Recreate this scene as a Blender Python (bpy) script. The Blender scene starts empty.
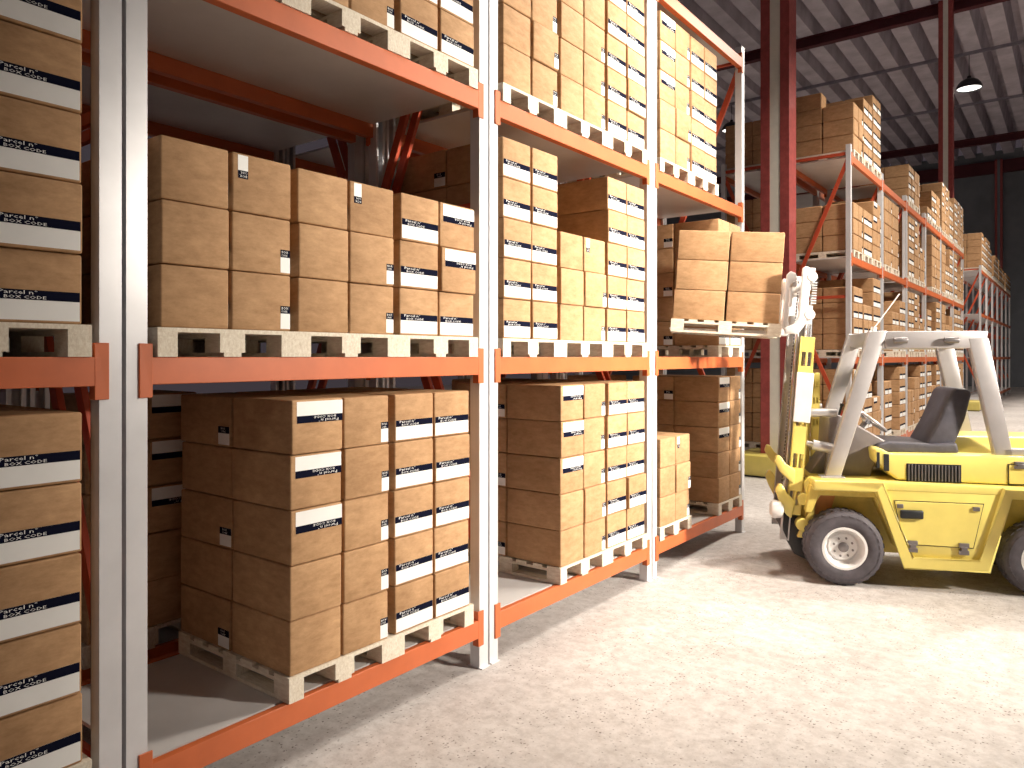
import bpy, bmesh, math, random
from mathutils import Vector, Matrix

random.seed(7)
sc = bpy.context.scene
C = sc.collection
PI = math.pi
R = math.radians

# ------------------------------------------------------------------ camera
PHI = R(37.47)
cam_d = bpy.data.cameras.new('camera')
cam = bpy.data.objects.new('camera', cam_d); C.objects.link(cam)
cam.location = (0, 0, 2.33)
cam.rotation_euler = (PI / 2, 0, PHI)
cam_d.sensor_width = 36.0
cam_d.lens = 36.0 * 741.0 / 1024.0
cam_d.shift_y = -27.0 / 1024.0
cam_d.clip_end = 300
sc.camera = cam

# ------------------------------------------------------------------ world, exposure
w = bpy.data.worlds.new('world'); sc.world = w; w.use_nodes = True
w.node_tree.nodes['Background'].inputs[0].default_value = (0.60, 0.48, 0.56, 1)
w.node_tree.nodes['Background'].inputs[1].default_value = 0.07
vs = sc.view_settings
vs.view_transform = 'Standard'; vs.look = 'None'; vs.gamma = 1.0; vs.use_curve_mapping = False
vs.exposure = 0.17
try:
    sc.cycles.use_denoising = True
    sc.cycles.sample_clamp_indirect = 6.0
except Exception:
    pass
# pendant lamps: (x, y, z of the rim, watts); fifth and sixth are in view, the rest are added for light
LAMPS = [(-2.2, 7.2, 7.1, 160), (1.0, -5.0, 7.5, 62), (0.6, 16.5, 9.6, 850), (0.6, 27.0, 10.6, 900),
         (-4.56, 44.9, 16.22, 700), (-17.2, 44.9, 16.4, 700), (-0.6, 12.5, 8.6, 300), (0.6, 38.0, 11.0, 900)]
FILL_LAMP = ((6.5, 8.2, 5.2), (-3.6, 6.7, 2.5), 330, 55)     # added unseen fill lamp for the rack fronts: place, aim, watts, cone
LAMP_COL = (1.0, 0.92, 0.80)

# ------------------------------------------------------------------ materials
def new_mat(name):
    m = bpy.data.materials.new(name); m.use_nodes = True
    nt = m.node_tree; b = nt.nodes['Principled BSDF']
    return m, nt, b

def ramp(nt, fac, stops):
    r = nt.nodes.new('ShaderNodeValToRGB')
    e = r.color_ramp.elements
    while len(e) > 1: e.remove(e[-1])
    e[0].position = stops[0][0]; e[0].color = stops[0][1]
    for p, c in stops[1:]:
        n = e.new(p); n.color = c
    nt.links.new(fac, r.inputs[0])
    return r

def noise(nt, vec, scale, detail=4, rough=0.6, mscale=None):
    if mscale:
        mp = nt.nodes.new('ShaderNodeMapping'); mp.inputs['Scale'].default_value = mscale
        nt.links.new(vec, mp.inputs[0]); vec = mp.outputs[0]
    n = nt.nodes.new('ShaderNodeTexNoise'); n.inputs['Scale'].default_value = scale
    n.inputs['Detail'].default_value = detail; n.inputs['Roughness'].default_value = rough
    nt.links.new(vec, n.inputs['Vector'])
    return n

def mix(nt, fac, a, b, mode='MIX'):
    m = nt.nodes.new('ShaderNodeMix'); m.data_type = 'RGBA'; m.blend_type = mode
    for s, v in ((0, fac), (6, a), (7, b)):
        if hasattr(v, 'is_output') or isinstance(v, bpy.types.NodeSocket): nt.links.new(v, m.inputs[s])
        else: m.inputs[s].default_value = v
    return m.outputs[2]

def coords(nt, per_object=True):
    tc = nt.nodes.new('ShaderNodeTexCoord')
    if not per_object: return tc.outputs['Object'], None
    oi = nt.nodes.new('ShaderNodeObjectInfo')
    mul = nt.nodes.new('ShaderNodeMath'); mul.operation = 'MULTIPLY'; mul.inputs[1].default_value = 37.0
    nt.links.new(oi.outputs['Random'], mul.inputs[0])
    add = nt.nodes.new('ShaderNodeVectorMath'); add.operation = 'ADD'
    nt.links.new(tc.outputs['Object'], add.inputs[0]); nt.links.new(mul.outputs[0], add.inputs[1])
    return add.outputs[0], oi.outputs['Random']

def c4(c): return (c[0], c[1], c[2], 1)

def bump(nt, b, fac, strength, dist=0.01):
    bp = nt.nodes.new('ShaderNodeBump'); bp.inputs['Strength'].default_value = strength
    bp.inputs['Distance'].default_value = dist
    nt.links.new(fac, bp.inputs['Height']); nt.links.new(bp.outputs[0], b.inputs['Normal'])

def plain(name, col, rough=0.5, metal=0.0, var=0.12, scale=6.0, spec=0.5, coat=0.0, bmp=0.0):
    m, nt, b = new_mat(name)
    v, rnd = coords(nt)
    n = noise(nt, v, scale, 5)
    r = ramp(nt, n.outputs['Fac'], [(0.3, c4([x * (1 - var) for x in col])), (0.7, c4([min(1, x * (1 + var)) for x in col]))])
    nt.links.new(r.outputs[0], b.inputs['Base Color'])
    b.inputs['Roughness'].default_value = rough; b.inputs['Metallic'].default_value = metal
    b.inputs['Specular IOR Level'].default_value = spec
    if coat: b.inputs['Coat Weight'].default_value = coat; b.inputs['Coat Roughness'].default_value = 0.15
    if bmp: bump(nt, b, n.outputs['Fac'], bmp)
    return m

def cardboard():
    m, nt, b = new_mat('cardboard')
    v, rnd = coords(nt)
    f = noise(nt, v, 9, 7, 0.72, (1, 1, 2.6))
    g = noise(nt, v, 3.0, 4, 0.6)
    r1 = ramp(nt, f.outputs['Fac'], [(0.3, (0.41, 0.235, 0.115, 1)), (0.68, (0.60, 0.365, 0.195, 1))])
    r2 = ramp(nt, g.outputs['Fac'], [(0.32, (0.86, 0.84, 0.82, 1)), (0.62, (1, 1, 1, 1))])
    col = mix(nt, 1.0, r1.outputs[0], r2.outputs[0], 'MULTIPLY')
    r3 = ramp(nt, rnd, [(0.0, (0.88, 0.86, 0.84, 1)), (1.0, (1.0, 1.0, 1.0, 1))])
    col = mix(nt, 1.0, col, r3.outputs[0], 'MULTIPLY')
    nt.links.new(col, b.inputs['Base Color'])
    b.inputs['Roughness'].default_value = 0.72; b.inputs['Specular IOR Level'].default_value = 0.25
    bump(nt, b, f.outputs['Fac'], 0.25, 0.004)
    return m

def wood(name, a, c):
    m, nt, b = new_mat(name)
    v, rnd = coords(nt)
    f = noise(nt, v, 14, 6, 0.7, (1, 5, 3))
    r1 = ramp(nt, f.outputs['Fac'], [(0.3, c4(a)), (0.7, c4(c))])
    nt.links.new(r1.outputs[0], b.inputs['Base Color'])
    b.inputs['Roughness'].default_value = 0.75
    bump(nt, b, f.outputs['Fac'], 0.3, 0.004)
    return m

def concrete_floor():
    m, nt, b = new_mat('concrete_floor')
    v, _ = coords(nt, False)
    big = noise(nt, v, 0.55, 5, 0.6)
    base = ramp(nt, big.outputs['Fac'], [(0.3, (0.52, 0.485, 0.47, 1)), (0.7, (0.68, 0.645, 0.625, 1))])
    mid = noise(nt, v, 9, 6, 0.75)
    r2 = ramp(nt, mid.outputs['Fac'], [(0.36, (0.74, 0.72, 0.71, 1)), (0.60, (1, 1, 1, 1))])
    col = mix(nt, 1.0, base.outputs[0], r2.outputs[0], 'MULTIPLY')
    vo = nt.nodes.new('ShaderNodeTexVoronoi'); vo.inputs['Scale'].default_value = 38
    wn = noise(nt, v, 60, 3, 0.7)
    wm = nt.nodes.new('ShaderNodeVectorMath'); wm.operation = 'SCALE'; wm.inputs[3].default_value = 0.035
    nt.links.new(wn.outputs['Color'], wm.inputs[0])
    wa = nt.nodes.new('ShaderNodeVectorMath'); wa.operation = 'ADD'
    nt.links.new(v, wa.inputs[0]); nt.links.new(wm.outputs[0], wa.inputs[1])
    nt.links.new(wa.outputs[0], vo.inputs['Vector'])
    pit = ramp(nt, vo.outputs['Distance'], [(0.20, (1, 1, 1, 1)), (0.32, (0, 0, 0, 1))])
    sel = noise(nt, v, 2.3, 3, 0.6)
    selr = ramp(nt, sel.outputs['Fac'], [(0.38, (0.1, 0.1, 0.1, 1)), (0.58, (0.9, 0.9, 0.9, 1))])
    rn = nt.nodes.new('ShaderNodeSeparateColor'); nt.links.new(vo.outputs['Color'], rn.inputs[0])
    keep = ramp(nt, rn.outputs[0], [(0.4, (0, 0, 0, 1)), (0.7, (1, 1, 1, 1))])
    k = mix(nt, 1.0, pit.outputs[0], selr.outputs[0], 'MULTIPLY')
    k = mix(nt, 1.0, k, keep.outputs[0], 'MULTIPLY')
    col2 = mix(nt, k, col, (0.13, 0.105, 0.09, 1))
    nt.links.new(col2, b.inputs['Base Color'])
    b.inputs['Roughness'].default_value = 0.55; b.inputs['Specular IOR Level'].default_value = 0.35
    bump(nt, b, mid.outputs['Fac'], 0.25, 0.01)
    return m

M = {}
M['card'] = cardboard()
M['paper'] = plain('label_paper', (0.86, 0.85, 0.83), 0.5, var=0.03)
M['ink'] = plain('label_ink', (0.006, 0.007, 0.02), 0.9, var=0.1, spec=0.05)
M['dark'] = plain('box_seam', (0.07, 0.03, 0.015), 0.8)
M['pallet'] = wood('pallet_wood', (0.60, 0.50, 0.38), (0.85, 0.78, 0.66))
M['post'] = plain('post_paint', (0.72, 0.71, 0.73), 0.35, 0.25, 0.07, 3.0)
M['orange'] = plain('orange_paint', (0.58, 0.135, 0.042), 0.42, 0, 0.08, 4.0)
M['redorange'] = plain('brace_paint', (0.50, 0.075, 0.03), 0.45, 0, 0.1, 4.0)
M['deck'] = plain('deck_sheet', (0.70, 0.67, 0.66), 0.38, 0.2, 0.10, 1.3)
M['floor'] = concrete_floor()
M['wall'] = plain('concrete_wall', (0.20, 0.215, 0.24), 0.85, 0, 0.22, 0.35, bmp=0.2)
M['roof'] = plain('roof_sheet', (0.60, 0.54, 0.60), 0.65, 0.0, 0.22, 0.9)
M['girder'] = plain('girder_paint', (0.09, 0.012, 0.018), 0.6, 0, 0.2, 2.0)
M['purlin'] = plain('purlin_steel', (0.30, 0.28, 0.33), 0.5, 0.3)
M['column'] = plain('column_paint', (0.34, 0.065, 0.06), 0.5, 0, 0.22, 9.0)
M['cream'] = plain('column_web_paint', (0.80, 0.76, 0.68), 0.5, 0, 0.05)
M['yellow'] = plain('yellow_paint', (0.74, 0.61, 0.16), 0.36, 0, 0.07, 3.0, coat=0.25)
M['yellowd'] = plain('worn_yellow_paint', (0.60, 0.46, 0.10), 0.55, 0, 0.15, 8.0)  # darker, browner yellow for the chassis and wheel arches
M['guard'] = plain('guard_steel', (0.50, 0.47, 0.47), 0.32, 0.5, 0.10, 3.0)
M['white'] = plain('white_steel', (0.78, 0.76, 0.75), 0.35, 0.15, 0.06)
M['rubber'] = plain('rubber', (0.075, 0.065, 0.075), 0.7, 0, 0.25, 12.0, bmp=0.2)
M['seat'] = plain('seat_vinyl', (0.065, 0.06, 0.075), 0.5, 0, 0.2, 10.0, bmp=0.15)
M['cowl'] = plain('cowl_plastic', (0.21, 0.18, 0.175), 0.4, 0.2, 0.2, 2.5)
M['black'] = plain('black_plastic', (0.012, 0.012, 0.014), 0.5)
M['chrome'] = plain('chrome', (0.62, 0.62, 0.64), 0.22, 0.9, 0.05)
M['steel'] = plain('dark_steel', (0.22, 0.20, 0.20), 0.35, 0.7, 0.15)
M['rust'] = plain('orange_brown_primer', (0.62, 0.26, 0.08), 0.6, 0, 0.2)
M['lampshade'] = plain('lampshade', (0.02, 0.02, 0.028), 0.4)
mm, nt_, b_ = new_mat('lamp_glow')
b_.inputs['Base Color'].default_value = (1, 1, 1, 1)
b_.inputs['Emission Color'].default_value = (1, 0.95, 0.88, 1); b_.inputs['Emission Strength'].default_value = 2.2
M['glow'] = mm

# ------------------------------------------------------------------ mesh builder
class MB:
    def __init__(s): s.v = []; s.f = []; s.m = []; s.sm = []
    def add(s, vs, fs, mi=0, smooth=False):
        o = len(s.v); s.v += [tuple(p) for p in vs]
        for f in fs: s.f.append([i + o for i in f]); s.m.append(mi); s.sm.append(smooth)
        return s
    def box(s, x0, x1, y0, y1, z0, z1, mi=0):
        if x0 > x1: x0, x1 = x1, x0
        if y0 > y1: y0, y1 = y1, y0
        if z0 > z1: z0, z1 = z1, z0
        vs = [(x, y, z) for x in (x0, x1) for y in (y0, y1) for z in (z0, z1)]
        return s.add(vs, [(0, 1, 3, 2), (4, 6, 7, 5), (0, 4, 5, 1), (2, 3, 7, 6), (0, 2, 6, 4), (1, 5, 7, 3)], mi)
    def prism(s, prof, fn, d0, d1, mi=0):
        """profile points (p,q) mapped by fn(p,q,d) to 3-D, from d0 to d1"""
        n = len(prof)
        vs = [fn(p, q, d0) for p, q in prof] + [fn(p, q, d1) for p, q in prof]
        fs = [(i, (i + 1) % n, (i + 1) % n + n, i + n) for i in range(n)] + [tuple(range(n))[::-1], tuple(range(n, 2 * n))]
        return s.add(vs, fs, mi)
    def cyl(s, p0, p1, r, seg=16, mi=0, r1=None, caps=True):
        p0 = Vector(p0); p1 = Vector(p1); r1 = r if r1 is None else r1
        d = (p1 - p0).normalized(); u = d.orthogonal().normalized(); v = d.cross(u)
        vs = []
        for p, rr in ((p0, r), (p1, r1)):
            for i in range(seg):
                a = 2 * PI * i / seg
                vs.append(p + (u * math.cos(a) + v * math.sin(a)) * rr)
        s.add(vs, [(i, (i + 1) % seg, (i + 1) % seg + seg, i + seg) for i in range(seg)], mi, True)
        if caps: s.add(vs, [tuple(range(seg))[::-1], tuple(range(seg, 2 * seg))], mi)
        return s
    def bar(s, p0, p1, wd, th, up=(0, 0, 1), mi=0):
        """rectangular bar from p0 to p1: th across the plane normal 'up', wd the other way"""
        p0 = Vector(p0); p1 = Vector(p1); d = (p1 - p0).normalized()
        n = Vector(up); n = (n - d * n.dot(d)).normalized(); u = d.cross(n)
        vs = [p + u * a * wd / 2 + n * b * th / 2 for p in (p0, p1) for a, b in ((-1, -1), (1, -1), (1, 1), (-1, 1))]
        return s.add(vs, [(3, 2, 1, 0), (4, 5, 6, 7)] + [(i, (i + 1) % 4, (i + 1) % 4 + 4, i + 4) for i in range(4)], mi)
    def lathe(s, prof, centre, axis, seg=32, mi=0, mis=None):
        """prof: (r, d) along axis"""
        c = Vector(centre); ax = Vector(axis).normalized(); u = ax.orthogonal().normalized(); v = ax.cross(u)
        vs = []
        for r, d in prof:
            for i in range(seg):
                a = 2 * PI * i / seg
                vs.append(c + ax * d + (u * math.cos(a) + v * math.sin(a)) * r)
        o = len(s.v); s.v += [tuple(p) for p in vs]
        for k in range(len(prof) - 1):
            for i in range(seg):
                j = (i + 1) % seg
                s.f.append([o + k * seg + i, o + k * seg + j, o + (k + 1) * seg + j, o + (k + 1) * seg + i])
                s.m.append(mis[k] if mis else mi); s.sm.append(True)
        return s
    def tube(s, pts, r, seg=10, mi=0, closed=False):
        pts = [Vector(p) for p in pts]; n = len(pts); vs = []
        prev = None
        for i, p in enumerate(pts):
            a = pts[(i - 1) % n] if (closed or i > 0) else p
            b = pts[(i + 1) % n] if (closed or i < n - 1) else p
            d = (b - a).normalized()
            u = d.orthogonal().normalized() if prev is None else (prev - d * prev.dot(d)).normalized()
            prev = u; v = d.cross(u)
            for k in range(seg):
                t = 2 * PI * k / seg
                vs.append(p + (u * math.cos(t) + v * math.sin(t)) * r)
        fs = []
        for i in range(n if closed else n - 1):
            j = (i + 1) % n
            for k in range(seg):
                l = (k + 1) % seg
                fs.append((i * seg + k, i * seg + l, j * seg + l, j * seg + k))
        s.add(vs, fs, mi, True)
        if not closed: s.add(vs, [tuple(range(seg))[::-1], tuple(range((n - 1) * seg, n * seg))], mi)
        return s
    def mesh_scaled(s, k):
        s.v = [(a * k, b * k, c * k) for a, b, c in s.v]; return s
    def mesh(s, name, mats, bev=0.0, xf=None, seg=2):
        me = bpy.data.meshes.new(name)
        vs = [tuple(xf(Vector(p))) for p in s.v] if xf else s.v
        me.from_pydata(vs, [], s.f)
        for m in mats: me.materials.append(m)
        for p, mi, sm in zip(me.polygons, s.m, s.sm):
            p.material_index = mi; p.use_smooth = sm
        bm = bmesh.new(); bm.from_mesh(me)
        bmesh.ops.remove_doubles(bm, verts=bm.verts, dist=1e-6)
        bmesh.ops.recalc_face_normals(bm, faces=bm.faces)
        if bev:
            es = [e for e in bm.edges if len(e.link_faces) == 2 and e.calc_face_angle(0) > R(25)]
            rb = bmesh.ops.bevel(bm, geom=es, offset=bev, segments=seg, profile=0.5, affect='EDGES', clamp_overlap=True)
            for f in (bm.faces if bev > 0.0065 else rb['faces']): f.smooth = True
        bm.to_mesh(me); bm.free()
        if bev > 0.0065 or (not bev and any(s.sm)):
            for p in me.polygons: p.use_smooth = True
            try: me.set_sharp_from_angle(angle=R(42 if not bev else 50))
            except Exception: pass
        return me
    def build(s, name, mats, parent=None, bev=0.0, xf=None, seg=2):
        if not isinstance(mats, (list, tuple)): mats = [mats]
        return put(name, s.mesh(name, mats, bev, xf, seg), parent)

def put(name, me, parent=None):
    o = bpy.data.objects.new(name, me); C.objects.link(o)
    if parent is not None: o.parent = parent
    return o

def tag(o, label=None, cat=None, group=None, kind=None):
    if label:
        n = len(label.replace(',', ' ').split())
        if not 4 <= n <= 16: print('LABEL LENGTH', n, label)
        o['label'] = label
    if cat: o['category'] = cat
    if group: o['group'] = group
    if kind: o['kind'] = kind
    return o

def empty(name, loc, rz=0.0):
    o = bpy.data.objects.new(name, None); C.objects.link(o)
    o.location = loc; o.rotation_euler = (0, 0, rz); o.empty_display_size = 0.1
    return o

def struct(name, mb, mats, label=None, cat=None, bev=0.0):
    o = mb.build(name, mats, None, bev)
    tag(o, label, cat, None, 'structure')
    return o

KIDS = {}
def kid(o, parent): KIDS.setdefault(parent.name, []).append(o); return o

def dup(root, m=None, name=None):
    r = root.copy(); C.objects.link(r)
    if m is not None: r.matrix_world = m
    for ch in root.children:
        c = ch.copy(); C.objects.link(c); c.parent = r
        for g in ch.children:
            d = g.copy(); C.objects.link(d); d.parent = c
    return r

# ------------------------------------------------------------------ hall
HALL_T = 69.0; ROOF = 18.15
XL, XR, Y0 = -42.0, 16.0, -14.0
struct('floor', MB().box(XL, XR, Y0, HALL_T + 0.4, -0.2, 0), M['floor'], 'pale pitted concrete floor of the warehouse aisle', 'floor')
struct('wall_back', MB().box(XL, XR, HALL_T, HALL_T + 0.3, 0, ROOF + 0.3), M['wall'], 'dark grey concrete wall closing the far end', 'wall')
struct('wall_right', MB().box(XR, XR + 0.3, Y0, HALL_T, 0, ROOF + 0.3), M['wall'], 'grey concrete wall along the right side of the hall', 'wall')
# corrugated roof: ribs run along y, pitch 1.1 m
mb = MB(); prof = []
x = XL
while x < XR + 0.5:
    prof += [(x, ROOF + 1.15), (x + 0.40, ROOF + 1.15), (x + 0.45, ROOF), (x + 1.15, ROOF)]
    x += 1.27
vs_ = [(p, Y0, q) for p, q in prof] + [(p, HALL_T + 0.3, q) for p, q in prof]
n_ = len(prof)
mb.add(vs_, [(i, i + 1, i + 1 + n_, i + n_) for i in range(n_ - 1)])
vs2 = [(p, Y0, q + 0.06) for p, q in prof] + [(p, HALL_T + 0.3, q + 0.06) for p, q in prof]
mb.add(vs2, [(i, i + n_, i + 1 + n_, i + 1) for i in range(n_ - 1)])
struct('ceiling', mb, M['roof'], 'corrugated dark metal roof sheeting with deep ribs', 'ceiling')
k = 1
for y in (15.0, 38.1, 63.0):
    g = MB()
    g.box(XL, XR, y - 0.22, y + 0.22, ROOF - 0.06, ROOF)
    g.box(XL, XR, y - 0.05, y + 0.05, ROOF - 0.46, ROOF - 0.05)
    g.box(XL, XR, y - 0.18, y + 0.18, ROOF - 0.50, ROOF - 0.44)
    struct('trim_%d' % k, g, M['girder'], ['dark red roof girder above the near aisle', 'dark red roof girder crossing behind the nearer column', 'dark red roof girder close to the far wall'][k - 1], 'girder'); k += 1
g = MB().box(XL, XR, HALL_T - 0.35, HALL_T - 0.01, ROOF - 1.5, ROOF - 0.55)
struct('trim_%d' % k, g, M['girder'], 'dark red beam along the top of the far wall', 'girder'); k += 1
for y, lab in ((22.0, 'thin steel purlin over the racks'), (30.0, 'thin steel purlin before the long red girder'), (44.9, 'thin steel purlin carrying the two pendant lamps'), (54.0, 'thin steel purlin beyond the pendant lamps')):
    g = MB().box(XL, XR, y - 0.06, y + 0.06, ROOF - 0.16, ROOF)
    struct('trim_%d' % k, g, M['purlin'], lab, 'purlin'); k += 1

def column(x, y, top, label, base=None, s=1.0, webm='cream'):
    t = empty('steel_column', (x, y, 0)); tag(t, label, 'column', 'red steel building columns')
    for sg in (-1, 1):
        MB().box(sg * 0.10 * s, sg * 0.28 * s, -0.22 * s, 0.22 * s, 0.0, top).build('flange', M['column'], t, 0.006)
    wb = MB().box(-0.10 * s, 0.10 * s, -0.20 * s, -0.17 * s, 0.0, top).build('web', M[webm], t)
    if webm == 'cream': wb['label'] = 'cream painted web between the red flanges'
    if base:
        x0, x1 = base
        b = MB().box(x0 - x, x1 - x, -0.62, 0.62, 0.03, 0.43).build('base_guard', M['yellow'], t, 0.03)
        b['label'] = 'yellow protective block around the foot'
        MB().box(x0 - x + 0.02, x1 - x - 0.02, -0.6, 0.6, 0.0, 0.03).build('base_plate', M['black'], t)
column(-4.74, 14.85, ROOF, 'red steel column rising beside the raised pallet load', (-5.45, -3.45))
column(-4.72, 37.9, ROOF, 'red steel column beyond the far rack with the yellow block at its foot', (-5.6, -3.4))
column(-5.0, HALL_T - 0.35, ROOF - 0.5, 'slim dark red column standing against the far wall', None, 0.9, 'wall')

def pendant(x, y, z, watts, label, i_):
    t = empty('pendant_lamp', (x, y, z)); tag(t, label, 'lamp', 'pendant dome lamps')
    k_ = 1.2
    pr = [(0.50, 0.0), (0.49, 0.10), (0.44, 0.22), (0.34, 0.34), (0.20, 0.42), (0.09, 0.46), (0.07, 0.56), (0.0, 0.57)]
    inn = [(0.48, 0.0), (0.46, 0.10), (0.41, 0.21), (0.32, 0.31), (0.18, 0.39), (0.0, 0.43)]
    MB().lathe(pr, (0, 0, 0), (0, 0, 1)).lathe(inn, (0, 0, 0), (0, 0, 1)).lathe([(0.50, 0), (0.48, 0)], (0, 0, 0), (0, 0, 1)).mesh_scaled(k_).build('lamp_shade', M['lampshade'], t)
    MB().lathe([(0.46, 0.045), (0.46, 0.065), (0.0, 0.065)], (0, 0, 0), (0, 0, 1)).lathe([(0.46, 0.045), (0.0, 0.045)], (0, 0, 0), (0, 0, 1)).mesh_scaled(k_).build('diffuser', M['glow'], t)
    MB().cyl((0, 0, 0.55), (0, 0, ROOF - z), 0.018, 8).build('cord', M['lampshade'], t)
    l = bpy.data.lights.new('lamp_light', 'AREA'); l.shape = 'DISK'; l.size = 0.9; l.energy = watts; l.color = LAMP_COL; l.spread = R(135 if i_ == 0 else 155)
    lo = bpy.data.objects.new('lamp_light', l); C.objects.link(lo); lo.parent = t; lo.location = (0, 0, -0.02)
for i, (x, y, z, wt) in enumerate(LAMPS):
    pendant(x, y, z, wt, ['black dome pendant lamp above the aisle by the forklift', 'black dome pendant lamp above the near end of the aisle', 'black dome pendant lamp above the mid aisle',
                          'black dome pendant lamp above the far aisle', 'black dome pendant lamp beside the far red column', 'black dome pendant lamp seen past the end rack post', 'black dome pendant lamp above the aisle just behind the forklift', 'black dome pendant lamp above the aisle near the empty racks'][i], i)

def add_fill_lamp():
    loc, aim, watts, cone = FILL_LAMP
    t = empty('floodlight', loc); tag(t, 'black round floodlight hung across the aisle and aimed at the racks', 'lamp')
    d = (Vector(aim) - Vector(loc)).normalized(); q = d.to_track_quat('-Z', 'Y')
    rot = q.to_matrix().to_4x4()
    xf = lambda p: rot @ p
    MB().lathe([(0.45, 0.0), (0.44, 0.12), (0.30, 0.30), (0.12, 0.36), (0.0, 0.36)], (0, 0, 0), (0, 0, 1)).lathe([(0.43, 0.0), (0.41, 0.10), (0.28, 0.26), (0.0, 0.30)], (0, 0, 0), (0, 0, 1)).build('lamp_housing', M['lampshade'], t, xf=xf)
    MB().lathe([(0.42, 0.05), (0.0, 0.05)], (0, 0, 0), (0, 0, 1)).build('diffuser', M['glow'], t, xf=xf)
    MB().cyl((0.3, 0, 0.3), (0.3, 0, ROOF - loc[2]), 0.025, 8).build('hanger', M['lampshade'], t)
    l = bpy.data.lights.new('lamp_light', 'AREA'); l.shape = 'DISK'; l.size = 0.8; l.energy = watts; l.color = LAMP_COL; l.spread = R(cone)
    lo = bpy.data.objects.new('lamp_light', l); C.objects.link(lo); lo.parent = t
    lo.location = d * 0.02; lo.rotation_mode = 'QUATERNION'; lo.rotation_quaternion = q
add_fill_lamp()
# ------------------------------------------------------------------ racks
AF = 3.556           # rack front plane distance
DEP = 1.22
LV = [0.37, 2.33, 4.31, 6.29]
BH = 0.133
RACKS = {}
_rc = {}

def post_mesh(h, open_dir, top=True):
    """C section upright, 0.10 (y) x 0.09 (x), web on the side away from open_dir, with rows of slots as dark insets"""
    key = ('post', round(h, 2), open_dir)
    if key in _rc: return _rc[key]
    m = MB(); d = open_dir; t = 0.006
    m.box(-d * 0.045, -d * (0.045 - t), -0.05, 0.05, 0, h)
    for sg in (-1, 1):
        m.box(-d * 0.045, d * 0.045, sg * 0.05, sg * (0.05 - t), 0, h)
        m.box(d * 0.045, d * (0.045 - t), sg * 0.05, sg * 0.025, 0, h)
    m.box(-0.046, 0.046, -0.051, 0.051, h - 0.012, h)
    _rc[key] = m.mesh('upright', [M['post']])
    return _rc[key]

def foot_mesh():
    if 'foot' not in _rc: _rc['foot'] = MB().box(-0.07, 0.07, -0.05, 0.05, 0, 0.008).mesh('foot_plate', [M['post']], 0.002)
    return _rc['foot']

def frame_meshes(h, side, vlow):
    key = ('frame', round(h, 2))
    if key in _rc: return _rc[key]
    L = []
    x0, x1 = 0.0, -(DEP - 0.09)
    nodes = [(x0, h - 0.25), (x1, h - 2.95), (x0, h - 5.60)] if h > 5 else [(x0, h - 0.2), (x1, 0.6)]
    for a, b in zip(nodes, nodes[1:]):
        L.append(('brace', MB().bar((a[0], 0, a[1]), (b[0], 0, b[1]), 0.075, 0.035, (0, 1, 0)).mesh('brace', [M['redorange']], 0.003)))
    for z in (0.28, h - 2.98 if h > 5 else 1.5, h - 0.17):
        L.append(('strut', MB().bar((x0, 0, z), (x1, 0, z), 0.06, 0.035, (0, 1, 0)).mesh('strut', [M['redorange']], 0.003)))
    _rc[key] = L
    return L

def beam_mesh(pitch, front):
    key = ('beam', round(pitch, 2), front)
    if key in _rc: return _rc[key]
    m = MB(); hl = pitch / 2 - 0.105; d = 1 if front else -1
    m.box(d * 0.0, d * 0.045, -hl, hl, -BH, 0.0)
    m.box(d * 0.0, d * -0.02, -hl, hl, -BH, -0.022)
    _rc[key] = m.mesh('beam', [M['orange']], 0.004)
    return _rc[key]

def clip_mesh(front):
    key = ('clip', front)
    if key in _rc: return _rc[key]
    d = 1 if front else -1
    m = MB(); m.box(d * 0.0, d * 0.010, -0.03, 0.03, -0.195, 0.065); m.box(d * -0.045, d * 0.010, -0.034, -0.030, -0.195, 0.065)
    _rc[key] = m.mesh('beam_connector', [M['orange']], 0.002)
    return _rc[key]

def deck_mesh(pitch):
    key = ('deck', round(pitch, 2))
    if key in _rc: return _rc[key]
    hl = pitch / 2 - 0.115
    m = MB(); m.box(-0.055, -(DEP - 0.055), -hl, hl, -0.022, -0.002)
    _rc[key] = m.mesh('deck_panel', [M['deck']])
    return _rc[key]

def rack(x_front, yc, pitch, levels, h, label, group, face=1, decks=True, detail=True):
    """one freestanding bay: four uprights, two braced frames, beams and decks. face=1: its front looks to +x"""
    t = empty('pallet_rack', (x_front, yc, 0), 0 if face == 1 else PI)
    tag(t, label, 'rack', group)
    hl = pitch / 2 - 0.06
    for sy in (-1, 1):
        for fx, od in ((-0.045, -1), (-(DEP - 0.045), 1)):
            p = put('upright', post_mesh(h, od), t); p.location = (fx, sy * hl, 0)
            if detail:
                f = put('foot_plate', foot_mesh(), p)
        for nm, me in frame_meshes(h, sy, 0):
            b = put(nm, me, t); b.location = (-0.045, sy * (hl), 0)
    for z in levels:
        for front in (True, False):
            b = put('beam', beam_mesh(pitch, front), t)
            b.location = (-0.02 if front else -(DEP - 0.02), 0, z)
            if front: b.location.x = -0.035
            else: b.location.x = -(DEP - 0.035)
            if detail:
                for sy in (-1, 1):
                    c = put('beam_connector', clip_mesh(front), b)
                    c.location = (0.036 if front else -0.036, sy * (pitch / 2 - 0.105 + 0.004), 0)
                    if sy == -1: pass
        if decks:
            dk = put('deck_panel', deck_mesh(pitch), t); dk.location = (0, 0, z)
    return t

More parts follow.
